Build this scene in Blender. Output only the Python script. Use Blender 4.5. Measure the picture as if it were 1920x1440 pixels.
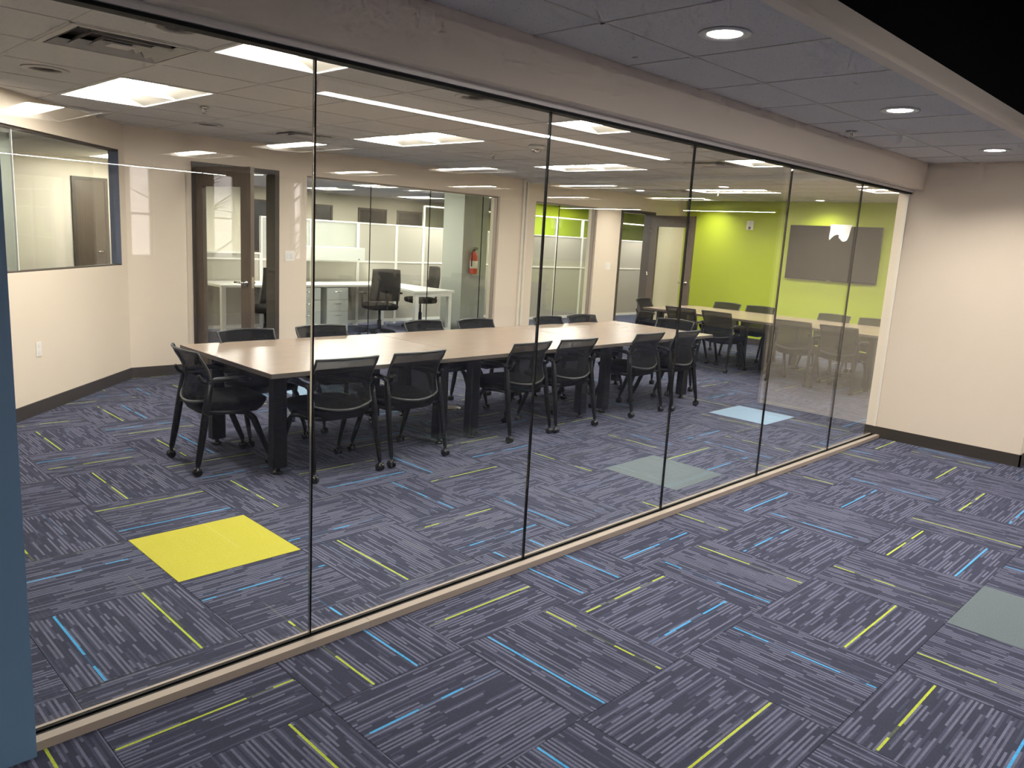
import bpy, math, random
from mathutils import Vector, Matrix
random.seed(7)
PI = math.pi
for o in list(bpy.data.objects): bpy.data.objects.remove(o, do_unlink=True)
SC = bpy.context.scene
COL = SC.collection

# ------------------------------------------------------------------ camera
CAM_H, YAW, PITCH, ROLL, FPX = 1.591, math.radians(44.334), math.radians(10.593), math.radians(3.295), 1464.2
fw = Vector((math.cos(PITCH)*math.cos(YAW), math.cos(PITCH)*math.sin(YAW), -math.sin(PITCH)))
rt = Vector((math.sin(YAW), -math.cos(YAW), 0)); up = rt.cross(fw)
r2 = rt*math.cos(ROLL) + up*math.sin(ROLL); u2 = -rt*math.sin(ROLL) + up*math.cos(ROLL)
cd = bpy.data.cameras.new('camera'); cam = bpy.data.objects.new('camera', cd); COL.objects.link(cam)
cd.sensor_fit = 'HORIZONTAL'; cd.sensor_width = 36; cd.lens = FPX/1920*36; cd.clip_start = .02; cd.clip_end = 200
cam.matrix_world = Matrix(((r2.x, u2.x, -fw.x, 0), (r2.y, u2.y, -fw.y, 0), (r2.z, u2.z, -fw.z, CAM_H), (0, 0, 0, 1)))
SC.camera = cam
def project(p):
    v = Vector(p) - Vector((0, 0, CAM_H)); d = v.dot(fw)
    if d < .05: return None
    return 960 + FPX*v.dot(r2)/d, 720 - FPX*v.dot(u2)/d

# ------------------------------------------------------------------ world + exposure
w = bpy.data.worlds.new('sky'); SC.world = w; w.use_nodes = True
bg = w.node_tree.nodes['Background']; bg.inputs[0].default_value = (.80, .86, .95, 1); bg.inputs[1].default_value = 11.0
vs = SC.view_settings; vs.view_transform = 'Standard'; vs.look = 'None'; vs.exposure = 1.1; vs.gamma = 1; vs.use_curve_mapping = False
LAMP = 32.0            # radiance of the lamps in the recessed ceiling lights
LAMP_COL = (1.0, .945, .875)

cy = SC.cycles; cy.max_bounces = 6; cy.diffuse_bounces = 4; cy.glossy_bounces = 4; cy.transmission_bounces = 4; cy.transparent_max_bounces = 20
cy.use_adaptive_sampling = True; cy.adaptive_threshold = .07; cy.adaptive_min_samples = 12; cy.light_sampling_threshold = .03; cy.sample_clamp_indirect = 8

# ------------------------------------------------------------------ materials
def lin(c):
    return tuple((x/255/12.92 if x/255 <= .04045 else ((x/255+.055)/1.055)**2.4) for x in c)
MATS = {}
class NT:
    def __init__(s, name):
        s.m = bpy.data.materials.new(name); s.m.use_nodes = True; s.t = s.m.node_tree; s.t.nodes.clear()
        s.out = s.t.nodes.new('ShaderNodeOutputMaterial')
    def n(s, kind, **kw):
        nd = s.t.nodes.new(kind)
        for k, v in kw.items(): setattr(nd, k, v)
        return nd
    def put(s, sock, v):
        if hasattr(v, 'links') or isinstance(v, bpy.types.NodeSocket): s.t.links.new(v, sock)
        else: sock.default_value = v
    def math(s, op, a, b=None, c=None):
        nd = s.n('ShaderNodeMath', operation=op); s.put(nd.inputs[0], a)
        if b is not None: s.put(nd.inputs[1], b)
        if c is not None: s.put(nd.inputs[2], c)
        return nd.outputs[0]
    def mix(s, f, a, b):
        nd = s.n('ShaderNodeMix', data_type='RGBA'); s.put(nd.inputs[0], f); s.put(nd.inputs[6], a); s.put(nd.inputs[7], b)
        return nd.outputs[2]
    def xyz(s, a, b, c):
        nd = s.n('ShaderNodeCombineXYZ'); s.put(nd.inputs[0], a); s.put(nd.inputs[1], b); s.put(nd.inputs[2], c); return nd.outputs[0]
    def sep(s, v):
        nd = s.n('ShaderNodeSeparateXYZ'); s.put(nd.inputs[0], v); return nd.outputs
    def white(s, v, out=0):
        nd = s.n('ShaderNodeTexWhiteNoise', noise_dimensions='3D'); s.put(nd.inputs['Vector'], v); return nd.outputs[out]
    def noise(s, vec, scale, detail=3, rough=.5):
        nd = s.n('ShaderNodeTexNoise'); s.put(nd.inputs['Vector'], vec); nd.inputs['Scale'].default_value = scale
        nd.inputs['Detail'].default_value = detail; nd.inputs['Roughness'].default_value = rough; return nd.outputs[0]
    def objco(s): return s.n('ShaderNodeTexCoord').outputs['Object']
    def bsdf(s, col, rough=.6, metal=0, spec=.5, normal=None):
        b = s.n('ShaderNodeBsdfPrincipled'); s.put(b.inputs['Base Color'], col); s.put(b.inputs['Roughness'], rough)
        b.inputs['Metallic'].default_value = metal; b.inputs['Specular IOR Level'].default_value = spec
        if normal is not None: s.put(b.inputs['Normal'], normal)
        return b.outputs[0]
    def bump(s, h, strength=.2, dist=.002):
        nd = s.n('ShaderNodeBump'); nd.inputs['Strength'].default_value = strength; nd.inputs['Distance'].default_value = dist
        s.put(nd.inputs['Height'], h); return nd.outputs[0]
    def done(s, sh, key=None):
        s.t.links.new(sh, s.out.inputs[0]); MATS[key or s.m.name] = s.m; return s.m
def c4(c): return (*lin(c), 1)
def plain(name, c, rough=.6, metal=0, spec=.5, var=.06, scale=6, bump=0):
    k = NT(name); co = k.objco(); nz = k.noise(co, scale, 4)
    f = k.math('MULTIPLY', nz, var*2)
    a = c4(c); b = tuple(x*(1-var) for x in a[:3]) + (1,)
    col = k.mix(k.math('MULTIPLY', nz, 1.0), a, b)
    nrm = k.bump(k.noise(co, scale*25, 2), bump) if bump else None
    return k.done(k.bsdf(col, rough, metal, spec, nrm), name)
plain('paint', (223, 208, 189), .62, var=.03, scale=1.5, bump=.06)
plain('paint_taupe', (128, 120, 112), .7, var=.05)
plain('paint_white', (226, 218, 204), .55, var=.03, scale=1.5)
plain('paint_green', (172, 188, 34), .6, var=.03, scale=1.5)
plain('paint_blue', (96, 126, 156), .5, var=.05, scale=2)
plain('paint_grey', (168, 172, 162), .6, var=.03)
plain('paint_cream', (220, 212, 188), .6, var=.03)
plain('black_void', (8, 8, 9), .9, spec=.1)
plain('baseboard', (58, 52, 47), .45, var=.05)
plain('metal_white', (225, 224, 220), .4, var=.02)
plain('grid_white', (196, 190, 184), .45, var=.02)
plain('alu', (158, 144, 132), .5, metal=.2, var=.05)
plain('alu_light', (206, 200, 194), .4, metal=.25, var=.04)
plain('reflector', (150, 144, 134), .5, var=.02)
plain('rubber', (8, 8, 8), .5, spec=.15)
plain('chrome', (215, 212, 205), .18, metal=1.0, var=.02)
plain('chair_black', (9, 9, 10), .45, spec=.22, var=.1)
plain('chair_grey', (44, 43, 42), .4, var=.08)
plain('chair_fabric', (7, 7, 8), .9, spec=.1, var=.15, scale=30, bump=.3)
plain('leg_black', (8, 8, 9), .42, spec=.18, var=.1)
plain('caster', (16, 16, 17), .25)
plain('tv_screen', (10, 10, 10), .2, spec=.14)
plain('tv_frame', (14, 14, 15), .3)
plain('paper', (236, 236, 238), .5, var=.05)
plain('plate', (236, 230, 222), .4, var=.02)
plain('plate_dark', (120, 112, 104), .5)
plain('desk_white', (238, 238, 232), .4, var=.02)
plain('ped_grey', (214, 218, 212), .45, var=.02)
plain('panel_fabric', (176, 172, 160), .85, var=.05, scale=20)
plain('ext_red', (200, 36, 34), .3, var=.05)
plain('ext_label', (228, 220, 205), .5)
plain('dark_window', (48, 46, 48), .25)
plain('concrete', (120, 118, 114), .8)
plain('brick_wall', (190, 172, 164), .85, var=.35, scale=3)
plain('bark', (60, 50, 44), .9, var=.3, scale=15)
plain('jamb_blue', (96, 104, 124), .5)
# dark wood-grain laminate of the doors and frames
def wood(name, a, b, rough, sx, sy):
    k = NT(name); o = k.sep(k.objco())
    v = k.xyz(k.math('MULTIPLY', o[0], sx), k.math('MULTIPLY', o[1], sy), k.math('MULTIPLY', o[2], 1.6 if sx > 3 else 40))
    nz = k.noise(v, 2.2, 5, .6); col = k.mix(nz, c4(a), c4(b))
    return k.done(k.bsdf(col, rough, 0, .5, k.bump(nz, .05)), name)
wood('door_brown', (97, 83, 70), (74, 63, 53), .42, 26, 26)
wood('table_top', (154, 136, 118), (124, 108, 94), .27, 1.6, 26)
plain('table_edge', (78, 69, 61), .5)
plain('frame_brown', (70, 61, 53), .45, var=.06)
# acoustic ceiling tile
def ceil_tile():
    k = NT('ceiling_tile'); co = k.objco(); nz = k.noise(co, 180, 2); sp = k.math('GREATER_THAN', k.noise(co, 90, 1), .68)
    col = k.mix(k.math('MULTIPLY', sp, .45), c4((208, 204, 200)), c4((132, 129, 127)))
    k.done(k.bsdf(col, .9, 0, .2, k.bump(nz, .35)))
ceil_tile()
# architectural glass: clear transmission + mirror reflection by Fresnel on both faces
def glass(name, tint, extra=0.0, frost=0.0):
    k = NT(name); g = k.n('ShaderNodeNewGeometry')
    ior = k.math('MULTIPLY_ADD', g.outputs['Backfacing'], 1/1.5-1.5, 1.5)
    fr = k.n('ShaderNodeFresnel'); k.put(fr.inputs[0], ior)
    t = k.n('ShaderNodeBsdfTransparent'); t.inputs[0].default_value = (*tint, 1)
    gl = k.n('ShaderNodeBsdfGlossy'); gl.inputs['Roughness'].default_value = 0.0; gl.inputs[0].default_value = (.96, .97, .96, 1)
    base = t.outputs[0]
    if frost:
        d = k.n('ShaderNodeBsdfDiffuse'); d.inputs[0].default_value = (.75, .77, .72, 1)
        tr = k.n('ShaderNodeBsdfTranslucent'); tr.inputs[0].default_value = (.75, .77, .72, 1)
        m0 = k.n('ShaderNodeMixShader'); m0.inputs[0].default_value = .5; k.put(m0.inputs[1], d.outputs[0]); k.put(m0.inputs[2], tr.outputs[0])
        m1 = k.n('ShaderNodeMixShader'); m1.inputs[0].default_value = frost; k.put(m1.inputs[1], base); k.put(m1.inputs[2], m0.outputs[0]); base = m1.outputs[0]
    mx = k.n('ShaderNodeMixShader'); k.put(mx.inputs[0], k.math('ADD', fr.outputs[0], extra)); k.put(mx.inputs[1], base); k.put(mx.inputs[2], gl.outputs[0])
    k.done(mx.outputs[0])
glass('glass', (.965, .98, .97)); glass('glass_frost', (.9, .92, .88), frost=.55); glass('glass_green', (.93, .97, .93))
def emit(name, col, s):
    k = NT(name); e = k.n('ShaderNodeEmission'); e.inputs[0].default_value = (*col, 1); e.inputs[1].default_value = s; k.done(e.outputs[0])
emit('lamp', LAMP_COL, LAMP); emit('lamp_down', (1, .94, .87), 330); emit('lamp_line', (1, .96, .92), 24); emit('lamp_office', (1, .95, .87), 44)
# woven chair mesh: black yarn with small openings
def mesh_mat():
    k = NT('chair_mesh'); b = k.bsdf(c4((13, 13, 12)), .8, 0, .12)
    t = k.n('ShaderNodeBsdfTransparent'); mx = k.n('ShaderNodeMixShader')
    o = k.sep(k.objco())
    wv = k.math('MULTIPLY', k.math('SINE', k.math('MULTIPLY', o[0], 1500)), k.math('SINE', k.math('MULTIPLY', o[2], 1500)))
    k.put(mx.inputs[0], k.math('MULTIPLY_ADD', wv, .1, .27)); k.put(mx.inputs[1], b); k.put(mx.inputs[2], t.outputs[0])
    k.done(mx.outputs[0])
mesh_mat()
# carpet: streaked loop pile; u runs along the streaks
TILE = .6096; GX, GY = 1.3184, 3.2918
def carpet(name, positional):
    k = NT(name)
    if positional:
        p = k.sep(k.n('ShaderNodeNewGeometry').outputs['Position'])
        cx = k.math('DIVIDE', k.math('SUBTRACT', p[0], GX), TILE); cy = k.math('DIVIDE', k.math('SUBTRACT', p[1], GY), TILE)
        i = k.math('FLOOR', cx); j = k.math('FLOOR', cy); fx = k.math('SUBTRACT', cx, i); fy = k.math('SUBTRACT', cy, j)
        par = k.math('FLOORED_MODULO', k.math('ADD', i, j), 2.0)
        u = k.math('MULTIPLY', k.math('ADD', k.math('MULTIPLY', par, fx), k.math('MULTIPLY', k.math('SUBTRACT', 1.0, par), fy)), TILE)
        v = k.math('MULTIPLY', k.math('ADD', k.math('MULTIPLY', par, fy), k.math('MULTIPLY', k.math('SUBTRACT', 1.0, par), fx)), TILE)
        seed = k.white(k.xyz(i, j, 3.7)); r = k.white(k.xyz(i, j, 9.1))
        typ = k.math('GREATER_THAN', r, .5)
        s1 = k.math('MULTIPLY_ADD', typ, .13, .22); s2 = k.math('MULTIPLY_ADD', typ, -.14, .78)
        # tile design A: blue .22, lime .78; design B: lime .35, blue .64
        h1 = typ; h2 = k.math('SUBTRACT', 1.0, typ); on1 = k.math('LESS_THAN', k.white(k.xyz(i, j, 1.3)), .6); on2 = k.math('LESS_THAN', k.white(k.xyz(i, j, 5.3)), .6)
    else:
        o = k.sep(k.objco()); u = k.math('ADD', o[1], TILE/2); v = k.math('ADD', o[0], TILE/2)
        seed = k.n('ShaderNodeObjectInfo').outputs['Random']
        def at(nm):
            a = k.n('ShaderNodeAttribute'); a.attribute_type = 'OBJECT'; a.attribute_name = nm; return a.outputs['Fac']
        s1, h1, on1, s2, h2, on2 = at('yarn_a_place'), at('yarn_a_lime'), at('yarn_a_on'), at('yarn_b_place'), at('yarn_b_lime'), at('yarn_b_on')
    sd = k.math('MULTIPLY', seed, 91.0)
    lane = k.math('FLOOR', k.math('DIVIDE', v, .0085))
    r1 = k.white(k.xyz(lane, sd, 0.0))
    ln = k.math('MULTIPLY_ADD', r1, .15, .06)
    seg = k.math('FLOOR', k.math('DIVIDE', k.math('ADD', u, k.math('MULTIPLY', r1, 7.3)), ln))
    r2_ = k.white(k.xyz(lane, seg, sd))
    yarn = k.white(k.xyz(k.math('FLOOR', k.math('DIVIDE', v, .0033)), k.math('FLOOR', k.math('DIVIDE', u, .006)), sd))
    odd = k.math('GREATER_THAN', k.math('FLOORED_MODULO', lane, 2.0), .5)
    light = k.math('MULTIPLY', odd, k.math('GREATER_THAN', r2_, .46))
    mid = k.math('GREATER_THAN', r2_, .58)
    col = k.mix(mid, c4((61, 63, 79)), c4((73, 75, 93)))
    col = k.mix(k.math('MULTIPLY', light, k.math('MULTIPLY_ADD', r2_, .7, .35)), col, c4((108, 109, 128)))
    col = k.mix(k.math('MULTIPLY', yarn, .22), col, c4((38, 39, 48)))
    for q, (s_, h_, on) in enumerate(((s1, h1, on1), (s2, h2, on2))):
        m = k.math('LESS_THAN', k.math('ABSOLUTE', k.math('SUBTRACT', v, k.math('MULTIPLY', s_, TILE))), .0046)
        g = k.math('FLOOR', k.math('DIVIDE', k.math('ADD', u, k.math('MULTIPLY', seed, 3.0+q)), .10))
        dash = k.math('MULTIPLY_ADD', k.math('LESS_THAN', k.white(k.xyz(g, sd, 40.0+q)), .8), .82, .12)
        inside = k.math('LESS_THAN', k.math('ABSOLUTE', k.math('SUBTRACT', u, TILE/2)), TILE*.49)
        f = k.math('MULTIPLY', k.math('MULTIPLY', m, k.math('MULTIPLY', dash, inside)), on)
        f = k.math('MULTIPLY', f, k.math('MULTIPLY_ADD', yarn, -.35, 1.0))
        hue = k.mix(h_, c4((72, 168, 224)), c4((186, 200, 62)))
        col = k.mix(f, col, hue)
    nz = k.math('ADD', k.math('MULTIPLY', yarn, .7), k.math('MULTIPLY', light, .3))
    k.done(k.bsdf(col, .95, 0, .1, k.bump(nz, .4, .003)), name)
carpet('carpet', False); carpet('carpet_wide', True)
def solid_carpet(name, c, c2):
    k = NT(name); co = k.objco(); nz = k.noise(co, 130, 3, .7); sp = k.math('GREATER_THAN', k.noise(co, 210, 1), .6)
    col = k.mix(nz, c4(c), c4(c2)); col = k.mix(k.math('MULTIPLY', sp, .25), col, c4(tuple(x*.7 for x in c2)))
    k.done(k.bsdf(col, .95, 0, .1, k.bump(nz, .5, .004)), name)
solid_carpet('carpet_lime', (194, 188, 76), (178, 171, 62)); solid_carpet('carpet_ice', (142, 164, 184), (130, 154, 176)); solid_carpet('carpet_sage', (108, 116, 118), (90, 100, 104))

# ------------------------------------------------------------------ mesh helpers
class MB:
    def __init__(s): s.v = []; s.f = []; s.sm = []
    def add(s, vs_, fs, smooth=False):
        b = len(s.v); s.v += [tuple(x) for x in vs_]; s.f += [tuple(i+b for i in f) for f in fs]; s.sm += [smooth]*len(fs); return s
    def box(s, x0, x1, y0, y1, z0, z1, bev=0):
        if bev:
            b = min(bev, (x1-x0)*.49, (y1-y0)*.49, (z1-z0)*.49); vs_ = []
            ring = lambda d, z: [(x0+d+b, y0+d, z), (x1-d-b, y0+d, z), (x1-d, y0+d+b, z), (x1-d, y1-d-b, z), (x1-d-b, y1-d, z), (x0+d+b, y1-d, z), (x0+d, y1-d-b, z), (x0+d, y0+d+b, z)]
            rs = [ring(b*.7, z0), ring(0, z0+b), ring(0, z1-b), ring(b*.7, z1)]
            return s.loft(rs, False)
        return s.add([(x0, y0, z0), (x1, y0, z0), (x1, y1, z0), (x0, y1, z0), (x0, y0, z1), (x1, y0, z1), (x1, y1, z1), (x0, y1, z1)],
                     [(0, 3, 2, 1), (4, 5, 6, 7), (0, 1, 5, 4), (1, 2, 6, 5), (2, 3, 7, 6), (3, 0, 4, 7)])
    def loft(s, rings, smooth=True, cap=True, closed=True):
        n = len(rings[0]); vs_ = [p for r in rings for p in r]; fs = []
        for a in range(len(rings)-1):
            for i in range(n if closed else n-1):
                j = (i+1) % n; fs.append((a*n+i, a*n+j, (a+1)*n+j, (a+1)*n+i))
        s.add(vs_, fs, smooth)
        if cap:
            b = len(s.v)-len(vs_); m = (len(rings)-1)*n
            s.f += [tuple(b+i for i in reversed(range(n))), tuple(b+m+i for i in range(n))]; s.sm += [False, False]
        return s
    def tube(s, pts, rad, n=8, flat=1.0, smooth=True):
        pts = [Vector(p) for p in pts]; rs = []; rad = rad if isinstance(rad, (list, tuple)) else [rad]*len(pts)
        ref = None
        for i, p in enumerate(pts):
            d = (pts[min(i+1, len(pts)-1)] - pts[max(i-1, 0)]).normalized()
            a = Vector((0, 0, 1)) if abs(d.z) < .9 else Vector((0, 1, 0))
            x = d.cross(a).normalized()
            if ref is not None and x.dot(ref) < 0: x = -x
            ref = x; y = x.cross(d).normalized()
            rs.append([p + (x*math.cos(2*PI*k/n)*flat + y*math.sin(2*PI*k/n))*rad[i] for k in range(n)])
        # outward orientation
        return s.loft([list(reversed(r)) for r in rs], smooth)
    def lathe(s, prof, cx=0, cy=0, n=20, smooth=True, axis='z', at=(0, 0, 0), cap=True):
        rs = []
        for r, z in prof:
            ring = []
            for k in range(n):
                a = 2*PI*k/n; p = (r*math.cos(a), r*math.sin(a), z)
                if axis == 'x': p = (z, p[0], p[1])
                if axis == 'y': p = (p[1], z, p[0])
                ring.append((p[0]+cx+at[0], p[1]+cy+at[1], p[2]+at[2]))
            rs.append(ring)
        return s.loft(rs, smooth, cap)
    def prism(s, poly, z0, z1):
        n = len(poly); return s.loft([[(x, y, z0) for x, y in poly], [(x, y, z1) for x, y in poly]], False)
    def mesh(s, name, mat=None):
        me = bpy.data.meshes.new(name); me.from_pydata(s.v, [], s.f); me.polygons.foreach_set('use_smooth', s.sm)
        if mat: me.materials.append(MATS[mat])
        me.update(); return me
def link(name, data, parent=None, loc=None, rot=None):
    o = bpy.data.objects.new(name, data); COL.objects.link(o)
    if parent is not None: o.parent = parent
    if loc is not None: o.location = loc
    if rot is not None: o.rotation_euler = rot
    return o
def obj(name, mb, mat, parent=None, loc=None, rot=None): return link(name, mb.mesh(name, mat) if isinstance(mb, MB) else mb, parent, loc, rot)
def B(*a, **k): return MB().box(*a, **k)
def tag(o, label, cat, group=None):
    o['label'] = label; o['category'] = cat
    if group: o['group'] = group
    return o
def thing(name, label, cat, loc=(0, 0, 0), rz=0, group=None):
    return tag(link(name, None, None, loc, (0, 0, rz)), label, cat, group)
def struct(name, mb=None, mat=None, label=None, loc=None, rot=None):
    o = obj(name, mb, mat, None, loc, rot) if mb else link(name, None, None, loc, rot)
    o['kind'] = 'structure'
    if label: o['label'] = label
    return o
def dup(root, loc, rz, label=None):
    r = root.copy(); COL.objects.link(r); r.location = loc; r.rotation_euler = (0, 0, rz)
    if label: r['label'] = label
    for ch in list(root.children):
        c = ch.copy(); COL.objects.link(c); c.parent = r
        for g in list(ch.children):
            d = g.copy(); COL.objects.link(d); d.parent = c
    return r
def clip(poly, hp):      # keep the side a*x+b*y <= c
    a, b, c = hp; out = []
    for i, p in enumerate(poly):
        q = poly[(i+1) % len(poly)]; dp, dq = a*p[0]+b*p[1]-c, a*q[0]+b*q[1]-c
        if dp <= 0: out.append(p)
        if dp*dq < 0:
            t = dp/(dp-dq); out.append((p[0]+(q[0]-p[0])*t, p[1]+(q[1]-p[1])*t))
    return out

# ================================================================== THE SETTING
CZ, KZ = 2.43, 2.40            # suspended ceilings: meeting room, corridor
GLY = 2.481                    # glass wall
WX = 7.28                      # wall at the end of the glass
BY = 8.12                      # back wall of the meeting room
GWX = 12.6                     # green wall
D0, D1 = Vector((-.6, 4.527)), Vector((2.883, 8.131)); DA = math.atan2(D1.y-D0.y, D1.x-D0.x); DL = (D1-D0).length

# floor with carpet tiles
fl = struct('floor', B(-4.2, 20.2, -8.4, 17.8, -.2, -.008), 'concrete', 'floor of streaked navy carpet tiles laid quarter turned')
STR = {(0,-3):[(.65,2)],(1,-3):[(.22,2),(.79,1)],(0,-2):[(.64,2),(.32,1)],(-1,-2):[(.35,1)],(-1,-3):[(.76,1)],(2,-3):[(.24,2),(.80,1)],(3,-4):[(.35,1)],(2,-4):[(.66,2)],(1,-4):[(.37,1)],(2,-5):[(.77,1),(.24,2)],(3,-5):[(.34,1)],(0,-4):[(.63,2)],(5,-4):[(.78,1),(.22,2)],(3,-2):[(.22,2)],(4,-3):[(.65,2)],(3,-3):[(.79,1),(.24,2)],(4,-4):[(.36,1)],(5,-3):[(.20,2)],(8,-3):[(.32,1)],(7,-4):[(.74,1),(.27,2)],(6,-3):[(.60,2)],(5,-2):[(.19,2)],(4,-2):[(.37,1)],(2,-2):[(.67,2),(.23,2)],(-1,-1):[(.18,2),(.74,1)],(0,-1):[(.62,2)],(1,-1):[(.34,1)],(2,-1):[(.78,1),(.22,2)],(0,2):[(.35,1)],(-1,0):[(.63,2)],(-1,1):[(.32,1)],(2,0):[(.66,2)],(0,1):[(.24,2),(.82,1)],(1,1):[(.35,1)],(-2,-2):[(.76,1)],(6,-4):[(.32,1)]}
ACC = {(0,0):('carpet_lime','solid lime yellow carpet tile'),(9,0):('carpet_ice','solid pale blue carpet tile'),(5,-1):('carpet_sage','solid grey green carpet tile'),(4,-5):('carpet_sage','solid grey green carpet tile'),(4,5):('carpet_ice','solid pale blue carpet tile under the long table')}
def area(i, j):
    x, y = GX+i*TILE, GY+j*TILE; ps = [project((x+a*TILE, y+b*TILE, 0)) for a, b in ((0,0),(1,0),(1,1),(0,1))]
    if any(p is None for p in ps): return 0
    if max(p[0] for p in ps) < 0 or min(p[0] for p in ps) > 1920 or max(p[1] for p in ps) < 0 or min(p[1] for p in ps) > 1440: return 0
    return abs(sum(ps[k][0]*ps[(k+1)%4][1]-ps[(k+1)%4][0]*ps[k][1] for k in range(4)))/2
cells = [(i, j) for i in range(-9, 31) for j in range(-19, 24)]
rank = sorted(cells, key=lambda c: -area(*c)); seen = [c for c in rank[:294] if area(*c) > 0]
for c in ACC:
    if c not in seen: seen.append(c)
g = .0011; h = TILE/2-g
tm = B(-h, h, -h, h, -.008, 0); tme = tm.mesh('carpet_tile', 'carpet'); acc_me = {}
for (i, j) in seen:
    mat = ACC.get((i, j))
    if mat and mat[0] not in acc_me: acc_me[mat[0]] = B(-h, h, -h, h, -.008, .0005).mesh('carpet_tile', mat[0])
    o = link('carpet_tile', acc_me[mat[0]] if mat else tme, fl, (GX+(i+.5)*TILE, GY+(j+.5)*TILE, 0), (0, 0, 0))
    if mat: o['label'] = mat[1]; continue
    alongy = (i+j) % 2 == 0
    if not alongy: o.rotation_euler = (0, 0, -PI/2)      # local x -> -y, local y -> x
    st = STR.get((i, j))
    if st is None:
        kind = random.random() < .5
        st = [(.35, 1), (.64, 2)] if kind else [(.22, 2), (.78, 1)]
        st = [q for q in st if random.random() < .5]
    st = [(p if alongy else 1-p, c) for p, c in st] + [(.5, 0)]*2
    for nm, (p, c) in zip('ab', st[:2]):
        o['yarn_%s_place' % nm] = float(p); o['yarn_%s_lime' % nm] = 1.0 if c == 1 else 0.0; o['yarn_%s_on' % nm] = 1.0 if c else 0.0
mb = MB(); ss = set(seen)
for (i, j) in cells:
    if (i, j) in ss: continue
    x, y = GX+(i+.5)*TILE, GY+(j+.5)*TILE; mb.box(x-h, x+h, y-h, y+h, -.008, 0)
o = obj('carpet', mb, 'carpet_wide', fl); o['kind'] = 'stuff'; o['label'] = 'carpet tiles farther away'

# solid shell above the suspended ceilings
struct('roof', B(-4.2, 20.2, -8.4, 17.8, 3.6, 3.8), 'black_void')

# ---- header over the glass, blue wall, end wall
struct('wall_header', B(-.8, WX, 2.36, 2.60, 2.187, 3.6), 'paint', 'beige header above the glass wall')
struct('wall_blue', B(-4.2, .535, 2.40, 2.56, 0, 2.187).box(-4.2, -.8, 2.36, 2.60, 2.187, 3.6), 'paint_blue', 'blue painted wall beside the glass')
struct('wall_end', B(WX, 14.6, 1.335, 2.56, 0, 3.6), 'paint', 'beige wall at the end of the glass')
struct('baseboard_end', B(WX-.012, WX, 1.323, 2.565, 0, .10).box(WX-.012, 14.6, 1.323, 1.335, 0, .10), 'baseboard')
struct('trim_1', B(WX-.016, WX-.0005, GLY-.012, GLY+.012, .101, 2.16), 'paint_white')

# ---- glass wall
gw = struct('window_1', label='frameless glass wall of butt jointed panes')
obj('top_channel', B(.535, WX, 2.438, 2.520, 2.163, 2.187), 'alu_light', gw)
obj('top_gasket', B(.535, WX, 2.452, 2.508, 2.151, 2.163), 'rubber', gw)
xs = [.535] + [1.493+1.1942*k for k in range(5)] + [WX-.016]
for k in range(6):
    obj('pane', B(xs[k]+.0045, xs[k+1]-.0045, GLY-.006, GLY+.006, .008, 2.158), 'glass', gw)
for k in range(1, 6):
    js = obj('joint_seal', B(xs[k]-.0033, xs[k]+.0033, GLY-.0065, GLY+.0065, .030, 2.151), 'rubber', gw)
    if k == 1: obj('edge_highlight', B(xs[k]-.0042, xs[k]-.0034, GLY-.0058, GLY+.0058, .030, 2.151), 'chrome', js)  # chrome sliver added to imitate the bright highlight along the pane edge
cuts = [.535, 1.74, 4.6, WX-.012]
for a, b in zip(cuts, cuts[1:]):
    bc = obj('bottom_channel', B(a+.0008, b-.0008, 2.425, 2.462, 0, .030).box(a+.0008, b-.0008, 2.500, 2.512, 0, .030), 'alu', gw)
obj('bottom_gasket', B(.535, WX-.013, 2.462, 2.474, .004, .028).box(.535, WX-.013, 2.488, 2.500, .004, .028), 'rubber', gw)

# ---- corridor ceiling
DOWN = [(2.79, 1.70), (4.67, 1.70), (6.52, 1.68), (9.72, 5.70), (9.78, 3.87), (12.2, 5.45), (10.3, 7.5), (12.2, 7.45)]
DOWN_Z = [KZ]*3 + [CZ]*5
DOWN_L = ['round downlight in the corridor ceiling, nearest the camera', 'round downlight in the corridor ceiling, second of three', 'round downlight in the corridor ceiling by the beige end wall', 'round downlight just past the ceiling track, above the second table', 'round downlight past the ceiling track, toward the end wall', 'round downlight close to the green wall above the screen', 'round downlight near the back wall glazing', 'round downlight in the corner by the open door and green wall']
HR = .068
def holed(x0, x1, y0, y1, hx, hy, z0, z1):
    n = 24; mb = MB(); rings = []
    inner = [(hx+HR*math.cos(2*PI*k/n), hy+HR*math.sin(2*PI*k/n)) for k in range(n)]; outer = []
    for k in range(n):
        dx, dy = math.cos(2*PI*k/n), math.sin(2*PI*k/n)
        tx = ((x1-hx)/dx if dx > 1e-6 else (x0-hx)/dx if dx < -1e-6 else 1e9); ty = ((y1-hy)/dy if dy > 1e-6 else (y0-hy)/dy if dy < -1e-6 else 1e9)
        t = min(tx, ty); outer.append((hx+dx*t, hy+dy*t))
    for cx_, cy__ in ((x0, y0), (x1, y0), (x1, y1), (x0, y1)):      # snap the closest outer point to each corner
        k = min(range(n), key=lambda q: (outer[q][0]-cx_)**2+(outer[q][1]-cy__)**2); outer[k] = (cx_, cy__)
    v = [(x, y, z0) for x, y in inner] + [(x, y, z0) for x, y in outer] + [(x, y, z1) for x, y in inner] + [(x, y, z1) for x, y in outer]; f = []
    for k in range(n):
        j = (k+1) % n; f += [(k, j, n+j, n+k), (2*n+k, 3*n+k, 3*n+j, 2*n+j), (n+k, n+j, 3*n+j, 3*n+k), (k, 2*n+k, 2*n+j, j)]
    return mb.add(v, f)
kc = struct('ceiling', label='grey suspended ceiling strip over the corridor')
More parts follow.
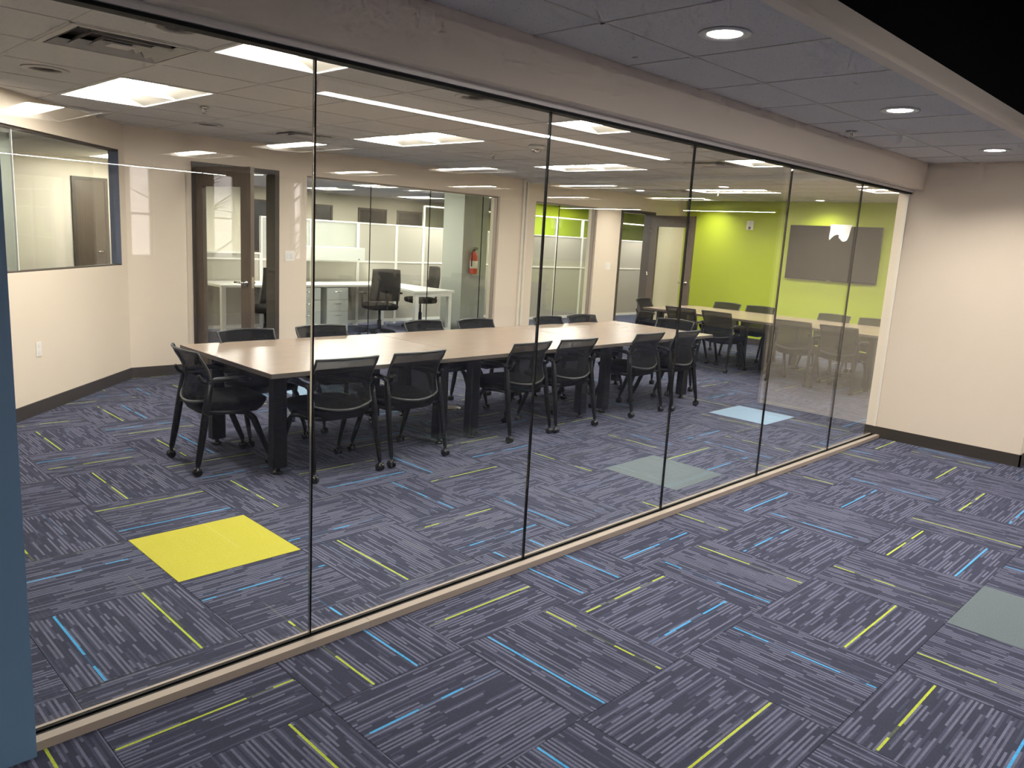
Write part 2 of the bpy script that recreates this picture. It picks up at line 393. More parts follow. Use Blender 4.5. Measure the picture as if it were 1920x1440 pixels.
def tiles(parent, xs_, ys_, z, skip, clips=(), t=.016, gap=.006):
    cache = {}
    for a in range(len(xs_)-1):
        for b in range(len(ys_)-1):
            if (a, b) in skip: continue
            x0, x1, y0, y1 = xs_[a]+gap, xs_[a+1]-gap, ys_[b]+gap, ys_[b+1]-gap
            cx, cy = (x0+x1)/2, (y0+y1)/2
            poly = [(x0, y0), (x1, y0), (x1, y1), (x0, y1)]; full = True
            for hp in clips:
                q = clip(poly, hp)
                if q != poly: full = False
                poly = q
                if len(poly) < 3: break
            if len(poly) < 3: continue
            hl = [q for q, zq in zip(DOWN, DOWN_Z) if zq == z and x0 < q[0] < x1 and y0 < q[1] < y1]
            if hl:
                obj('ceiling_tile', holed(x0-cx, x1-cx, y0-cy, y1-cy, hl[0][0]-cx, hl[0][1]-cy, .003, t), 'ceiling_tile', parent, (cx, cy, z))
            elif full:
                key = (round(x1-x0, 3), round(y1-y0, 3))
                if key not in cache: cache[key] = B(-key[0]/2, key[0]/2, -key[1]/2, key[1]/2, .003, t).mesh('ceiling_tile', 'ceiling_tile')
                link('ceiling_tile', cache[key], parent, (cx, cy, z))
            else:
                obj('ceiling_tile', MB().prism([(x-cx, y-cy) for x, y in poly], .003, t), 'ceiling_tile', parent, (cx, cy, z))
def runner(parent, p0, p1, z, wd=.011):
    a, b = Vector((*p0, 0)), Vector((*p1, 0)); L = (b-a).length
    obj('grid_runner', B(0, L, -wd, wd, 0, .004).box(0, L, -.002, .002, .004, .04), 'grid_white', parent, (a.x, a.y, z), (0, 0, math.atan2(b.y-a.y, b.x-a.x)))
kx = [2.43+.63*k for k in range(-7, 8)]; kx = [-2.61] + [x for x in kx if x > -2.4] + [WX-.02]; ky = [1.39, 2.006, 2.36]
tiles(kc, kx, ky, KZ, set())
runner(kc, (-4.2, 2.006), (WX, 2.006), KZ)
for x in kx[1:-1]: runner(kc, (x, 1.39), (x, 2.36), KZ, .008)
struct('trim_2', B(-4.2, WX, 1.335, 1.39, KZ-.004, 2.495), 'paint', 'beige fascia along the open black ceiling')
struct('wall_plenum', B(-4.2, WX, 1.352, 1.40, 2.497, 3.6), 'black_void')

# ---- meeting room ceiling
mc = struct('ceiling', label='grey suspended ceiling of the meeting room')
P = .627
cx_ = [1.22+P*k for k in range(-3, 12)]; cx_ = [x for x in cx_ if -.7 < x < 8.3] + [8.33]
cy_ = [2.60, 2.831] + [2.831+P*k for k in range(1, 9)] + [BY]
FIX_X, FIX_Y = [1.22+P, 1.22+5*P, 1.22+9*P], [2.831, 2.831+4*P]
nx = -math.sin(DA); ny = math.cos(DA); dc = nx*D0.x+ny*D0.y
dclip = (nx, ny, dc)
skip = set()
for a, x in enumerate(cx_[:-1]):
    for b, y in enumerate(cy_[:-1]):
        if any(abs(x-fx) < .05 for fx in FIX_X) and any(fy-.05 < y < fy+2*P-.1 for fy in FIX_Y): skip.add((a, b))
VENTS = [(1.22, 2.831+2*P), (1.22+4*P, 2.831+6*P), (1.22+9*P, 2.831+2*P)]
for a, x in enumerate(cx_[:-1]):
    for b, y in enumerate(cy_[:-1]):
        if any(abs(x-vx) < .05 and abs(y-vy) < .05 for vx, vy in VENTS): skip.add((a, b))
tiles(mc, cx_, cy_, CZ, skip, (dclip,))
def dl_x(y): return D0.x + (y-D0.y)/math.tan(DA)      # the diagonal wall's x at depth y
for y in cy_[1:-1]: runner(mc, (max(-.6, dl_x(y)), y), (8.33, y), CZ)
for x in cx_[:-1]:
    yy = min(BY, D0.y+(x-D0.x)*math.tan(DA))
    seg = [(2.60, yy)]
    for fx in FIX_X: pass
    runner(mc, (x, 2.60), (x, yy), CZ)
# room behind the partition track
rc = struct('ceiling', label='suspended ceiling in front of the green wall')
rx = [8.52] + [8.52+.35+P*k for k in range(0, 6)] + [GWX]; ry = list(cy_)
RFIX = [(rx[3], cy_[5]), (rx[3], cy_[1]), (rx[5], cy_[7])]
skip = set()
for a, x in enumerate(rx[:-1]):
    for b, y in enumerate(ry[:-1]):
        if any(abs(x-fx) < .05 and fy-.05 < y < fy+2*P-.1 for fx, fy in RFIX[:2]): skip.add((a, b))
        if abs(x-rx[3]) < .05 and abs(y-cy_[7]) < .05: skip.add((a, b))
tiles(rc, rx, ry, CZ, skip)
for y in ry[1:-1]: runner(rc, (8.52, y), (GWX, y), CZ, .008)
for x in rx[1:-1]: runner(rc, (x, 2.60), (x, BY), CZ, .008)
struct('trim_3', B(8.33, 8.52, 2.60, BY, 2.392, 2.50).box(8.41, 8.44, 2.60, BY, 2.380, 2.392), 'metal_white', 'white ceiling track of a folding partition')

# ---- diagonal wall with its window
def diag(name, mb, mat, label=None): return struct(name, mb, mat, label, (D0.x, D0.y, 0), (0, 0, DA))
W0, W1 = 1.75, 4.793
diag('wall_left', B(0, W0, 0, .09, 0, 2.6).box(W1, DL+.05, 0, .09, 0, 2.6).box(W0, W1, 0, .09, 0, 1.122).box(W0, W1, 0, .09, 2.192, 2.6), 'paint', 'beige diagonal wall with an interior window')
diag('baseboard_left', B(0, DL, -.012, 0, 0, .105), 'baseboard')
wd = diag('window_2', None, None, 'interior window in the diagonal wall')
obj('window_frame', B(W0, W1, .02, .07, 1.122, 1.134).box(W0, W1, .02, .07, 2.170, 2.192).box(W1-.014, W1, .002, .088, 1.122, 2.192), 'frame_brown', wd)
obj('jamb', B(W1-.020, W1-.0142, -.003, .089, 1.134, 2.170), 'jamb_blue', wd)
for a, b in ((W0, 3.216), (3.224, W1-.021)): obj('pane', B(a, b, .040, .050, 1.134, 2.170), 'glass', wd)
obj('mullion', B(3.2165, 3.2235, .038, .052, 1.134, 2.170), 'metal_white', wd)

# ---- back wall
DR1, WN1, WN2, DR2 = (3.475, 4.45), (4.80, 7.86), (8.60, 10.05), (10.68, 11.66)
bw = MB()
for a, b in ((2.80, DR1[0]), (DR1[1], WN1[0]), (WN1[1], WN2[0]), (WN2[1], DR2[0]), (DR2[1], 12.8)): bw.box(a, b, BY, 8.30, 0, 2.6)
for (a, b), z in ((DR1, 2.17), (WN1, 2.15), (WN2, 2.14), (DR2, 2.165)): bw.box(a, b, BY, 8.30, z, 2.6)
bw.box(2.79, 3.385, 8.055, BY, 0, 2.6)
struct('wall_back', bw, 'paint', 'beige back wall with doors and glazing')
bb = MB()
for a, b in ((2.80, 3.385),): bb.box(a, b, 8.043, 8.055, 0, .105)
for a, b in ((DR1[1], WN1[0]), (WN1[1], WN2[0]), (WN2[1], DR2[0]), (DR2[1], GWX)): bb.box(a, b, BY-.012, BY, 0, .105)
struct('baseboard_back', bb, 'baseboard')
struct('trim_4', B(8.30, 8.335, BY-.03, BY-.001, 0, 2.42).box(8.375, 8.41, BY-.03, BY-.001, 0, 2.42), 'paint_white')
def glazing(name, x0, x1, z1, mull, label, mm='rubber'):
    r = struct(name, label=label); f = .018
    obj('window_frame', B(x0, x0+f, BY+.04, BY+.10, 0, z1).box(x1-f, x1, BY+.04, BY+.10, 0, z1).box(x0+f, x1-f, BY+.04, BY+.10, z1-f, z1).box(x0+f, x1-f, BY+.04, BY+.10, 0, .02), 'alu', r)
    e = [x0+f] + mull + [x1-f]
    for a, b in zip(e, e[1:]): obj('pane', B(a+.003, b-.003, BY+.064, BY+.074, .02, z1-f), 'glass', r)
    for m in mull: obj('joint_seal', B(m-.003, m+.003, BY+.063, BY+.075, .02, z1-f), mm, r)
    return r
glazing('window_3', *WN1, 2.15, [5.72, 6.655, 7.60], 'glazed wall section looking into the open office')
glazing('window_4', *WN2, 2.14, [9.20], 'glazed wall section beside the dark door frame')
def door(name, x0, x1, z1, hinge_x, ang, label, handle_side=1):
    r = struct(name, label=label); t = .05
    obj('door_frame', B(x0, x0+t, BY-.012, 8.312, 0, z1).box(x1-t, x1, BY-.012, 8.312, 0, z1).box(x0+t, x1-t, BY-.012, 8.312, z1-t, z1), 'frame_brown', r)
    L = x1-x0-2*t-.006; H = z1-t-.006
    lf = link('leaf', None, r, (hinge_x, BY+.012, .004), (0, 0, ang))
    body = MB(); s = .13
    body.box(0, s, -.022, .022, 0, H).box(L-s-.02, L, -.022, .022, 0, H).box(s, L-s-.02, -.022, .022, H-.19, H).box(s, L-s-.02, -.022, .022, 0, .24)
    bo = obj('door_panel', body, 'door_brown', lf)
    obj('pane', B(s-.004, L-s-.016, -.005, .005, .236, H-.186), 'glass', lf)
    hd = MB()
    for sy in (-1, 1):
        hd.lathe([(.033, 0), (.033, sy*.012), (.012, sy*.016), (.011, sy*.055), (.008, sy*.06)] if sy > 0 else [(.008, -.06), (.011, -.055), (.012, -.016), (.033, -.012), (.033, 0)], axis='y', at=(L-.068, sy*.022, 1.0), n=14)
        hd.tube([(L-.068, sy*.075, 1.0), (L-.115, sy*.078, 1.0), (L-.185, sy*.074, .998)], [.011, .010, .008], 8)
    hd.box(L, L+.0025, -.013, .013, .95, 1.06)
    obj('lever_handle', hd, 'chrome', lf)
    for z in (.28, 1.02, 1.78):
        obj('hinge', MB().lathe([(.008, z), (.008, z+.11)], at=(-.006, -.026 if ang < 0 else .026, 0), n=8), 'chrome', lf)
    return r
door('door_1', *DR1, 2.17, 3.53, math.radians(-78), 'brown glazed door standing open into the meeting room')
door('door_2', *DR2, 2.165, 11.605, math.radians(-91), 'brown glazed door standing open beside the green wall')
struct('wall_green', B(GWX, 12.8, 2.56, 8.30, 0, 2.6), 'paint_green', 'lime green accent wall')
struct('baseboard_green', B(GWX-.012, GWX, 2.58, BY-.013, 0, .105), 'baseboard')
struct('wall_return', B(-.75, -.6, 2.60, 4.56, 0, 2.6), 'paint')

# ---- side room behind the diagonal window, open office behind the back wall
struct('wall_side', B(-1.5, 5.3, 13.7, 13.85, 0, 2.6).box(-1.6, -1.5, 5, 13.85, 0, 2.6), 'paint_white', 'pale walls of the side room')
struct('wall_inner', B(-1.5, 2.46, 10.5, 10.6, 0, 2.43), 'paint_grey')
L_ = math.hypot(1.5, 5.4)
struct('wall_slant', B(0, L_, 0, .1, 0, 2.6), 'paint_cream', None, (3.44, 8.30, 0), (0, 0, math.atan2(5.4, 1.5)))
sd = struct('door_3', label='brown door in the side room')
obj('door_frame', B(3.98, 4.03, 13.66, 13.70, 0, 2.15).box(4.45, 4.50, 13.66, 13.70, 0, 2.15).box(4.03, 4.45, 13.66, 13.70, 2.10, 2.15), 'frame_brown', sd)
obj('door_panel', B(4.03, 4.45, 13.675, 13.70, 0, 2.10), 'door_brown', sd)
obj('lever_handle', MB().lathe([(.03, 0), (.03, -.012), (.012, -.014), (.011, -.05)][::-1], axis='y', at=(4.40, 13.675, 1.0), n=12).tube([(4.40, 13.62, 1.0), (4.30, 13.62, 1.0)], .011, 8), 'chrome', sd)
OFFICE_L = [(x + (.5 if y > 14 else 0), (11.4 if (y == 12.2 and i == 3) else y), i, y) for y in (9.6, 12.2, 14.9) for i, x in enumerate((6.3, 8.9, 11.5, 14.1)) if not (y > 14 and i == 3)]
SIDE_L = [(4.02, 11.8), (1.3, 9.0)]
REAR_L = [(-.7+2.5*i, y) for y in (-3.6, -6.15) for i in range(6)]
def plate(x0, x1, y0, y1, z, lights):
    hs = [(x+.004, x+P-.004, y+.004, y+2*P-.004) for x, y in lights]
    ux = sorted({x0, x1} | {v for h in hs for v in h[:2]}); uy = sorted({y0, y1} | {v for h in hs for v in h[2:]}); mb = MB()
    for a, b in zip(ux, ux[1:]):
        run = None
        for c, d in zip(uy, uy[1:]):
            hole = any(h[0] <= (a+b)/2 <= h[1] and h[2] <= (c+d)/2 <= h[3] for h in hs)
            if hole:
                if run is not None: mb.box(a, b, run, c, z, z+.02); run = None
            elif run is None: run = c
        if run is not None: mb.box(a, b, run, y1, z, z+.02)
    return mb
op = plate(-1.6, 20.1, 8.3, 17.6, CZ, [(x, y) for x, y, *_ in OFFICE_L] + SIDE_L)
op.prism([(-1.6, 4.6), (D0.x-.1, D0.y+.1), (D1.x-.1, D1.y+.165), (-1.6, 8.299)], CZ, CZ+.02)
struct('ceiling', op, 'ceiling_tile', 'plain ceiling of the open office and side room')
struct('wall_office', B(4.5, 20.1, 17.6, 17.75, 0, 2.6).box(20.0, 20.15, 8.3, 17.6, 0, 2.6).box(12.8, 20.15, 8.1, 8.3, 0, 2.6), 'paint_cream', 'cream far walls of the open office')
struct('wall_lime', B(13.3, 20.0, 13.2, 13.35, 0, 2.43), 'paint_green', 'lime green wall in the open office')
for n, (a, b) in enumerate(((10.55, 11.12), (11.9, 12.8), (13.15, 14.0), (8.75, 9.55))):
    r = struct('window_%d' % (n+5), label='dark window in the far office wall')
    obj('window_frame', B(a, b, 17.56, 17.60, 2.09, 2.14).box(a, a+.05, 17.56, 17.60, .9, 2.09).box(b-.05, b, 17.56, 17.60, .9, 2.09).box(a+.05, b-.05, 17.56, 17.60, .9, .95), 'frame_brown', r)
    obj('pane', B(a+.05, b-.05, 17.58, 17.60, .95, 2.09), 'dark_window', r)

# ---- open office on the camera's side (seen mirrored in the glass)
struct('ceiling', plate(-4.2, 14.6, -8.4, -1.5, CZ, REAR_L), 'ceiling_tile', 'suspended ceiling behind the camera')
struct('wall_plenum', B(-4.2, 14.6, -1.56, -1.50, 2.46, 3.6), 'black_void')
RWIN = [(4.66, 5.02), (6.02, 6.42), (7.42, 7.75)]
rw = MB(); e = [-4.2] + [q for wv in RWIN for q in wv] + [14.75]
for a, b in zip(e[::2], e[1::2]): rw.box(a, b, -8.4, -8.2, 0, 3.6)
for a, b in RWIN: rw.box(a, b, -8.4, -8.2, 0, .95).box(a, b, -8.4, -8.2, 2.38, 3.6)
struct('wall_rear', rw, 'paint_taupe', 'taupe outer wall with slot windows')
for n, (a, b) in enumerate(RWIN):
    r = struct('window_%d' % (n+9), label='tall slot window in the outer wall')
    obj('window_frame', B(a, a+.03, -8.33, -8.27, .95, 2.38).box(b-.03, b, -8.33, -8.27, .95, 2.38).box(a+.03, b-.03, -8.33, -8.27, .95, .98).box(a+.03, b-.03, -8.33, -8.27, 2.35, 2.38).box(a+.03, b-.03, -8.33, -8.27, 1.62, 1.65), 'frame_brown', r)
    for z0, z1 in ((.98, 1.62), (1.65, 2.35)): obj('pane', B(a+.03, b-.03, -8.305, -8.295, z0, z1), 'glass', r)
struct('wall_flank', B(-4.4, -4.2, -8.4, 2.6, 0, 3.6).box(14.6, 14.8, -8.4, 2.56, 0, 3.6).box(-4.4, 20.3, 17.75, 17.9, 0, 3.6).box(20.15, 20.3, -8.4, 17.8, 0, 3.6).box(-4.4, -4.2, 2.6, 17.8, 0, 3.6).box(14.8, 20.3, -8.4, -8.2, 0, 3.6), 'paint_taupe', 'outer walls')
struct('ground', B(-30, 40, -40, -8.4, -.6, -.3), 'concrete')

# ================================================================== CEILING FITTINGS
def make_troffer(name, label, W=P, L=2*P, lamp='lamp'):
    t = thing(name, label, 'ceiling light'); w2, l2 = W/2-.004, L/2-.004; e = .018
    obj('trim_frame', B(-w2, -w2+e, -l2, l2, -.003, .006).box(w2-e, w2, -l2, l2, -.003, .006).box(-w2+e, w2-e, -l2, -l2+e, -.003, .006).box(-w2+e, w2-e, l2-e, l2, -.003, .006), 'metal_white', t)
    a, b = w2-e, l2-e
    rf = MB(); cb = .125; top = .075
    rf.add([(-a, -b, .004), (-a, b, .004), (-cb, b, top), (-cb, -b, top), (a, -b, .004), (a, b, .004), (cb, b, top), (cb, -b, top)], [(0, 1, 2, 3), (4, 7, 6, 5), (3, 2, 6, 7)])
    rf.add([(-a, -b, .004), (-cb, -b, top), (cb, -b, top), (a, -b, .004)], [(0, 1, 2, 3)]); rf.add([(-a, b, .004), (-cb, b, top), (cb, b, top), (a, b, .004)], [(3, 2, 1, 0)])
    obj('reflector', rf, 'reflector', t)
    n = 5; rs = []
    for y in (-b+.01, b-.01): rs.append([(-math.cos(PI*k/n)*.112, y, .070-math.sin(PI*k/n)*.060) for k in range(n+1)])
    obj('lamp_lens', MB().loft(rs, True, True, True), lamp, t)
    return t
proto = None
rows = {FIX_Y[0]: 'row beside the glass wall', FIX_Y[1]: 'row behind the table'}
ordn = ['first', 'second', 'third', 'fourth', 'fifth', 'sixth', 'seventh']
GL = 'recessed ceiling lights'
def put_light(x, y, label, lamp='lamp', group=GL, W=P, L=2*P, z=CZ):
    global proto
    if lamp not in PRO:
        PRO[lamp] = make_troffer('recessed_ceiling_light', label, lamp=lamp); r = PRO[lamp]; r.location = (x+P/2, y+P, z); r['group'] = group
    else:
        r = dup(PRO[lamp], (x+P/2, y+P, z), 0, label); r['group'] = group
    return r
PRO = {}
for j, fy in enumerate(FIX_Y):
    for i, fx in enumerate(FIX_X):
        put_light(fx, fy, 'recessed rectangular ceiling light, %s from the blue wall, %s' % (ordn[i], ['row along the glass', 'row over the long table'][j]))
put_light(RFIX[0][0], RFIX[0][1], 'recessed ceiling light over the table near the green wall')
put_light(RFIX[1][0], RFIX[1][1], 'recessed ceiling light in front of the green wall, close to the end wall')
RL = 'lights mirrored in the glass'
for n, (x, y) in enumerate(REAR_L):
    put_light(x, y, 'ceiling light mirrored in the glass, %s along the %s row' % (ordn[n % 6], ['nearer', 'farther'][n//6]), group=RL)
OL = 'open office lights'
for x, y, i, row in OFFICE_L:
    put_light(x, y, 'recessed light in the open office ceiling, %s of the %s row' % (ordn[i], {9.6: 'front', 12.2: 'middle', 14.9: 'rear'}[row]), 'lamp_office', OL)
put_light(*SIDE_L[0], 'recessed ceiling light by the side room door', 'lamp_office', OL)
put_light(*SIDE_L[1], 'recessed ceiling light behind the diagonal window', 'lamp_office', OL)
def make_downlight(label, r=.066, R=.1):
    t = thing('downlight', label, 'downlight', group='round downlights')
    obj('trim_ring', MB().lathe([(r, .0), (r+.006, -.004), (R, -.003), (R, .001), (r, .001), (r, 0)], n=28, cap=False), 'metal_white', t)
    obj('reflector_can', MB().loft([[(r*math.cos(2*PI*k/24), r*math.sin(2*PI*k/24), z) for k in range(24)] for z in (.0, .075)], True, False), 'metal_white', t)
    obj('lamp_lens', MB().lathe([(r-.001, .062), (r-.001, .060), (.01, .060)][::-1], n=24), 'lamp_down', t)
    return t
dproto = None
for (x, y), z, lb in zip(DOWN, DOWN_Z, DOWN_L):
    if dproto is None: dproto = make_downlight(lb); dproto.location = (x, y, z)
    else: dup(dproto, (x, y, z), 0, lb)
def linear(label, x0, x1, y0, y1, z, wl):
    t = thing('linear_light', label, 'linear light', ((x0+x1)/2, (y0+y1)/2, z), 0, 'linear lights mirrored in the glass')
    a, b = (x1-x0)/2, (y1-y0)/2
    obj('housing', B(-a, a, -b, b, 0, .07), 'metal_white', t); obj('lamp_lens', B(-a+.004, a-.004, -b+.006, b-.006, -.004, -.0002), 'lamp_line', t)
    for s in (-.8, .8):
        if x1-x0 > y1-y0: obj('suspension_wire', MB().tube([(s*a, 0, .07), (s*a, 0, .07+wl)], .002, 6), 'chrome', t)
        else: obj('suspension_wire', MB().tube([(0, s*b, .07), (0, s*b, .07+wl)], .002, 6), 'chrome', t)
linear('long linear light mirrored in the glass above the table', 2.8, 6.66, .33, .43, 2.43, 1.1)
linear('thin linear light mirrored across the diagonal window', 1.2, 6.0, -7.78, -7.70, 2.33, .02)
linear('linear light mirrored low on the glazing past the table', 13.9, 13.98, -7.4, -5.15, 2.33, .02)
linear('linear light mirrored across the green wall', 13.9, 13.98, -4.05, -2.1, 2.33, .02)
def make_vent(label):
    t = thing('air_diffuser', label, 'air vent', group='square air diffusers'); q = P/2-.006
    obj('frame', B(-q, -q+.03, -q, q, -.004, .004).box(q-.03, q, -q, q, -.004, .004).box(-q+.03, q-.03, -q, -q+.03, -.004, .004).box(-q+.03, q-.03, q-.03, q, -.004, .004), 'grid_white', t)
    obj('throat', B(-q+.03, q-.03, -q+.03, q-.03, .055, .06), 'dark_window', t)
    obj('centre_plate', B(-.055, .055, -.055, .055, -.006, -.003), 'grid_white', t)
    for k in range(3):
        a, b = q-.040-.078*k, q-.066-.078*k; z0, z1 = -.004, .026
        for rz in range(4):
            v = [(-a, -a, z0), (a, -a, z0), (b, -b, z1), (-b, -b, z1), (-a, -a, z0+.003), (a, -a, z0+.003), (b, -b, z1+.003), (-b, -b, z1+.003)]
            c_, s_ = math.cos(rz*PI/2), math.sin(rz*PI/2); v = [(x*c_-y*s_, x*s_+y*c_, z) for x, y, z in v]
            obj('louver', MB().add(v, [(0, 3, 2, 1), (4, 5, 6, 7), (0, 1, 5, 4), (2, 3, 7, 6), (1, 2, 6, 5), (3, 0, 4, 7)]), 'grid_white', t)
    return t
v0 = make_vent('square air diffuser near the blue wall, above the lime tile'); v0.location = (VENTS[0][0]+P/2, VENTS[0][1]+P/2, CZ)
dup(v0, (VENTS[1][0]+P/2, VENTS[1][1]+P/2, CZ), 0, 'square air diffuser over the back wall glazing'); dup(v0, (VENTS[2][0]+P/2, VENTS[2][1]+P/2, CZ), 0, 'square air diffuser before the ceiling track')
dup(v0, (rx[3]+P/2, cy_[7]+P/2, CZ), 0, 'square air diffuser past the ceiling track near the open door')
def make_speaker(label):
    t = thing('ceiling_speaker', label, 'speaker', group='round ceiling speakers')
    obj('rim', MB().lathe([(.085, .0), (.09, -.006), (.125, -.004), (.13, .001), (.085, .001), (.085, 0)], n=28, cap=False), 'grid_white', t)
    obj('grille', MB().lathe([(.086, .003), (.086, -.001), (.05, -.002), (.048, .012), (.01, .014)][::-1], n=28), 'plate_dark', t)
    return t
s0 = make_speaker('round ceiling speaker beside the first light at the glass'); s0.location = (1.55, 3.75, CZ)
dup(s0, (1.50, 5.55, CZ), 0, 'round ceiling speaker behind the air diffuser by the diagonal wall'); dup(s0, (3.40, 3.78, CZ), 0, 'round ceiling speaker over the middle of the glass wall')
dup(s0, (3.2, 7.1, CZ), 0, 'round ceiling speaker near the open door'); dup(s0, (5.9, 3.72, CZ), 0, 'round ceiling speaker near the last glass panes')
def make_sprinkler(label):
    t = thing('sprinkler_head', label, 'sprinkler', group='sprinkler heads')
    obj('escutcheon', MB().lathe([(.032, 0), (.036, -.006), (.014, -.012), (.012, -.02)][::-1], n=16), 'chrome', t)
    obj('yoke', MB().tube([(-.012, 0, -.018), (-.016, 0, -.03), (0, 0, -.045)], .003, 6).tube([(.012, 0, -.018), (.016, 0, -.03), (0, 0, -.045)], .003, 6), 'chrome', t)
    obj('deflector', MB().lathe([(.016, -.049), (.016, -.046)], n=14), 'chrome', t)
    return t
p0 = make_sprinkler('sprinkler head in the corridor ceiling'); p0.location = (5.32, 2.22, KZ)
dup(p0, (2.70, 6.05, CZ), 0, 'sprinkler head behind the large light over the table end'); dup(p0, (5.80, 6.13, CZ), 0, 'sprinkler head over the far side of the long table'); dup(p0, (10.6, 6.3, CZ), 0, 'sprinkler head past the ceiling track')
t = tag(link('motion_sensor', None, None, (5.38, 5.12, CZ)), 'white dome sensor on the ceiling above the long table', 'sensor')
obj('base_plate', MB().lathe([(.075, 0), (.075, -.018), (.055, -.03)][::-1], n=20), 'metal_white', t); obj('dome', MB().lathe([(.05, -.03), (.046, -.045), (.03, -.06), (.008, -.066)][::-1], n=20), 'chrome', t)

# ================================================================== FURNITURE
def make_chair(label, group):
    t = thing('conference_chair', label, 'chair', group=group)
    # upholstered seat
    rs = []
    for z, kx_, ky_ in ((.362, .15, .16), (.375, .20, .21), (.425, .228, .236), (.45, .228, .236), (.462, .21, .218), (.466, .17, .18)):
        n = 28; ring = []
        for q in range(n):
            a = 2*PI*q/n; c, s = math.cos(a), math.sin(a); e = .45
            ring.append((math.copysign(abs(c)**e, c)*kx_, math.copysign(abs(s)**e, s)*ky_+.02, z + (.012 if s > .5 and z < .44 else 0)))
        rs.append(ring)
    obj('seat', MB().loft(rs), 'chair_fabric', t)
    # curved mesh back
    nu, nv = 12, 8
    def back(s, q, off=0):
        wv = .212+.016*q
        z = .475 + .305*q - (1-q)*.030*(1-s*s) + q*.006*(1-s*s)
        y = -.232 + .030*math.sin(PI*min(q*1.15, 1)) - .050*q**3 + .058*s*s + off
        return (s*wv, y, z)
    f = [back(-1+2*a/nu, b/nv) for b in range(nv+1) for a in range(nu+1)]; r_ = [back(-1+2*a/nu, b/nv, -.006) for b in range(nv+1) for a in range(nu+1)]
    fs = []; m = nu+1; N = len(f)
    for b in range(nv):
        for a in range(nu):
            i = b*m+a; fs.append((i, i+m, i+m+1, i+1)); fs.append((N+i, N+i+1, N+i+m+1, N+i+m))
    obj('backrest', MB().add(f+r_, fs, True), 'chair_mesh', t)
    bd = [back(-1+2*a/nu, 0, -.003) for a in range(nu+1)] + [back(1, b/nv, -.003) for b in range(1, nv+1)] + [back(1-2*a/nu, 1, -.003) for a in range(1, nu+1)] + [back(-1, 1-b/nv, -.003) for b in range(1, nv)]
    fr = MB(); n = len(bd)
    rings = []
    cen = Vector((0, -.22, .63))
    for i, p in enumerate(bd):
        d = (Vector(bd[(i+1) % n])-Vector(bd[i-1])).normalized(); x = Vector((0, 1, 0)); y = d.cross(x).normalized(); x = y.cross(d).normalized()
        rad = .010 if i <= nu else .0085
        rings.append([tuple(Vector(p)+(x*math.cos(2*PI*k/6)+y*math.sin(2*PI*k/6))*rad) for k in range(6)])
    fr.loft(rings + [rings[0]], True, False)
    obj('back_frame', fr, 'chair_grey', t)
    for s in (-1, 1):
        obj('armrest', MB().tube([(s*.232, -.165, .585), (s*.236, -.13, .606), (s*.238, -.03, .610), (s*.236, .07, .604), (s*.232, .105, .592)], [.012, .017, .018, .017, .010], 8, 1.25), 'chair_black', t)
        obj('back_support', MB().tube([(s*.226, -.165, .585), (s*.219, -.20, .60), (s*.216, -.222, .64)], [.014, .013, .010], 8), 'chair_black', t)
        rear = obj('leg', MB().tube([(s*.230, -.155, .60), (s*.236, -.18, .45), (s*.243, -.222, .20), (s*.247, -.244, .085), (s*.248, -.248, .05)], [.022, .026, .024, .019, .010], 8, .72), 'leg_black', t)
        front = obj('leg', MB().tube([(s*.205, .06, .40), (s*.215, .13, .33), (s*.222, .20, .16), (s*.226, .232, .085), (s*.226, .236, .05)], [.019, .023, .021, .017, .010], 8, .75), 'leg_black', t)
        for lg, (cx, cy) in ((rear, (s*.248, -.250)), (front, (s*.226, .238))):
            cs = MB()
            for q in (-1, 1): cs.lathe([(.010, q*.012-.009), (.026, q*.012-.008), (.027, q*.012), (.026, q*.012+.008), (.010, q*.012+.009)], axis='x', at=(cx, cy, .027), n=14)
            cs.lathe([(.012, .03), (.016, .045), (.012, .055), (.006, .058)], at=(cx, cy, 0), n=10)
            obj('caster', cs, 'caster', lg)
        obj('side_rail', MB().tube([(s*.237, -.185, .40), (s*.21, 0, .385), (s*.212, .10, .37)], .014, 8), 'leg_black', t)
    obj('crossbar', MB().tube([(-.237, -.185, .40), (0, -.16, .392), (.237, -.185, .40)], .011, 8), 'leg_black', t)
    return t
CG = 'black mesh chairs around the long table'
c0 = None
def chair(x, y, rz, label, group=CG):
    global c0
    if c0 is None:
        c0 = make_chair(label, group); c0.location = (x, y, 0); c0.rotation_euler = (0, 0, rz); return c0
    r = dup(c0, (x, y, 0), rz, label); r['group'] = group; return r
R = math.radians
front = [(2.775, 4.40, -1), (3.36, 4.415, 2), (4.51, 4.43, 3), (5.09, 4.42, -2), (6.13, 4.43, 1), (6.71, 4.39, 4)]
back_ = [(2.80, 5.36, 2), (3.46, 5.40, -2), (4.56, 5.41, 3), (5.16, 5.37, -1), (6.18, 5.33, 2), (6.73, 5.34, -3)]
for i, (x, y, a) in enumerate(front):
    chair(x, y, R(a), 'black mesh-back chair on the glass side of the long table, %s from its lime-tile end' % ordn[i])
for i, (x, y, a) in enumerate(back_):
    chair(x, y, PI+R(a), 'black mesh-back chair on the far side of the long table, %s from its lime-tile end' % ordn[i])
chair(2.28, 4.92, -PI/2+R(-4), 'black mesh-back chair at the head of the long table facing the green wall')
chair(7.34, 4.85, PI/2+R(5), 'black mesh-back chair at the foot of the long table, back to the green wall')
G2 = 'black mesh chairs around the second table'
for i, y in enumerate((5.90, 5.32, 4.28, 3.70)): chair(9.46, y, -PI/2+R((3, -4, 2, -2)[i]), 'black mesh-back chair on the near side of the second table, %s from its door end' % ordn[i], G2)
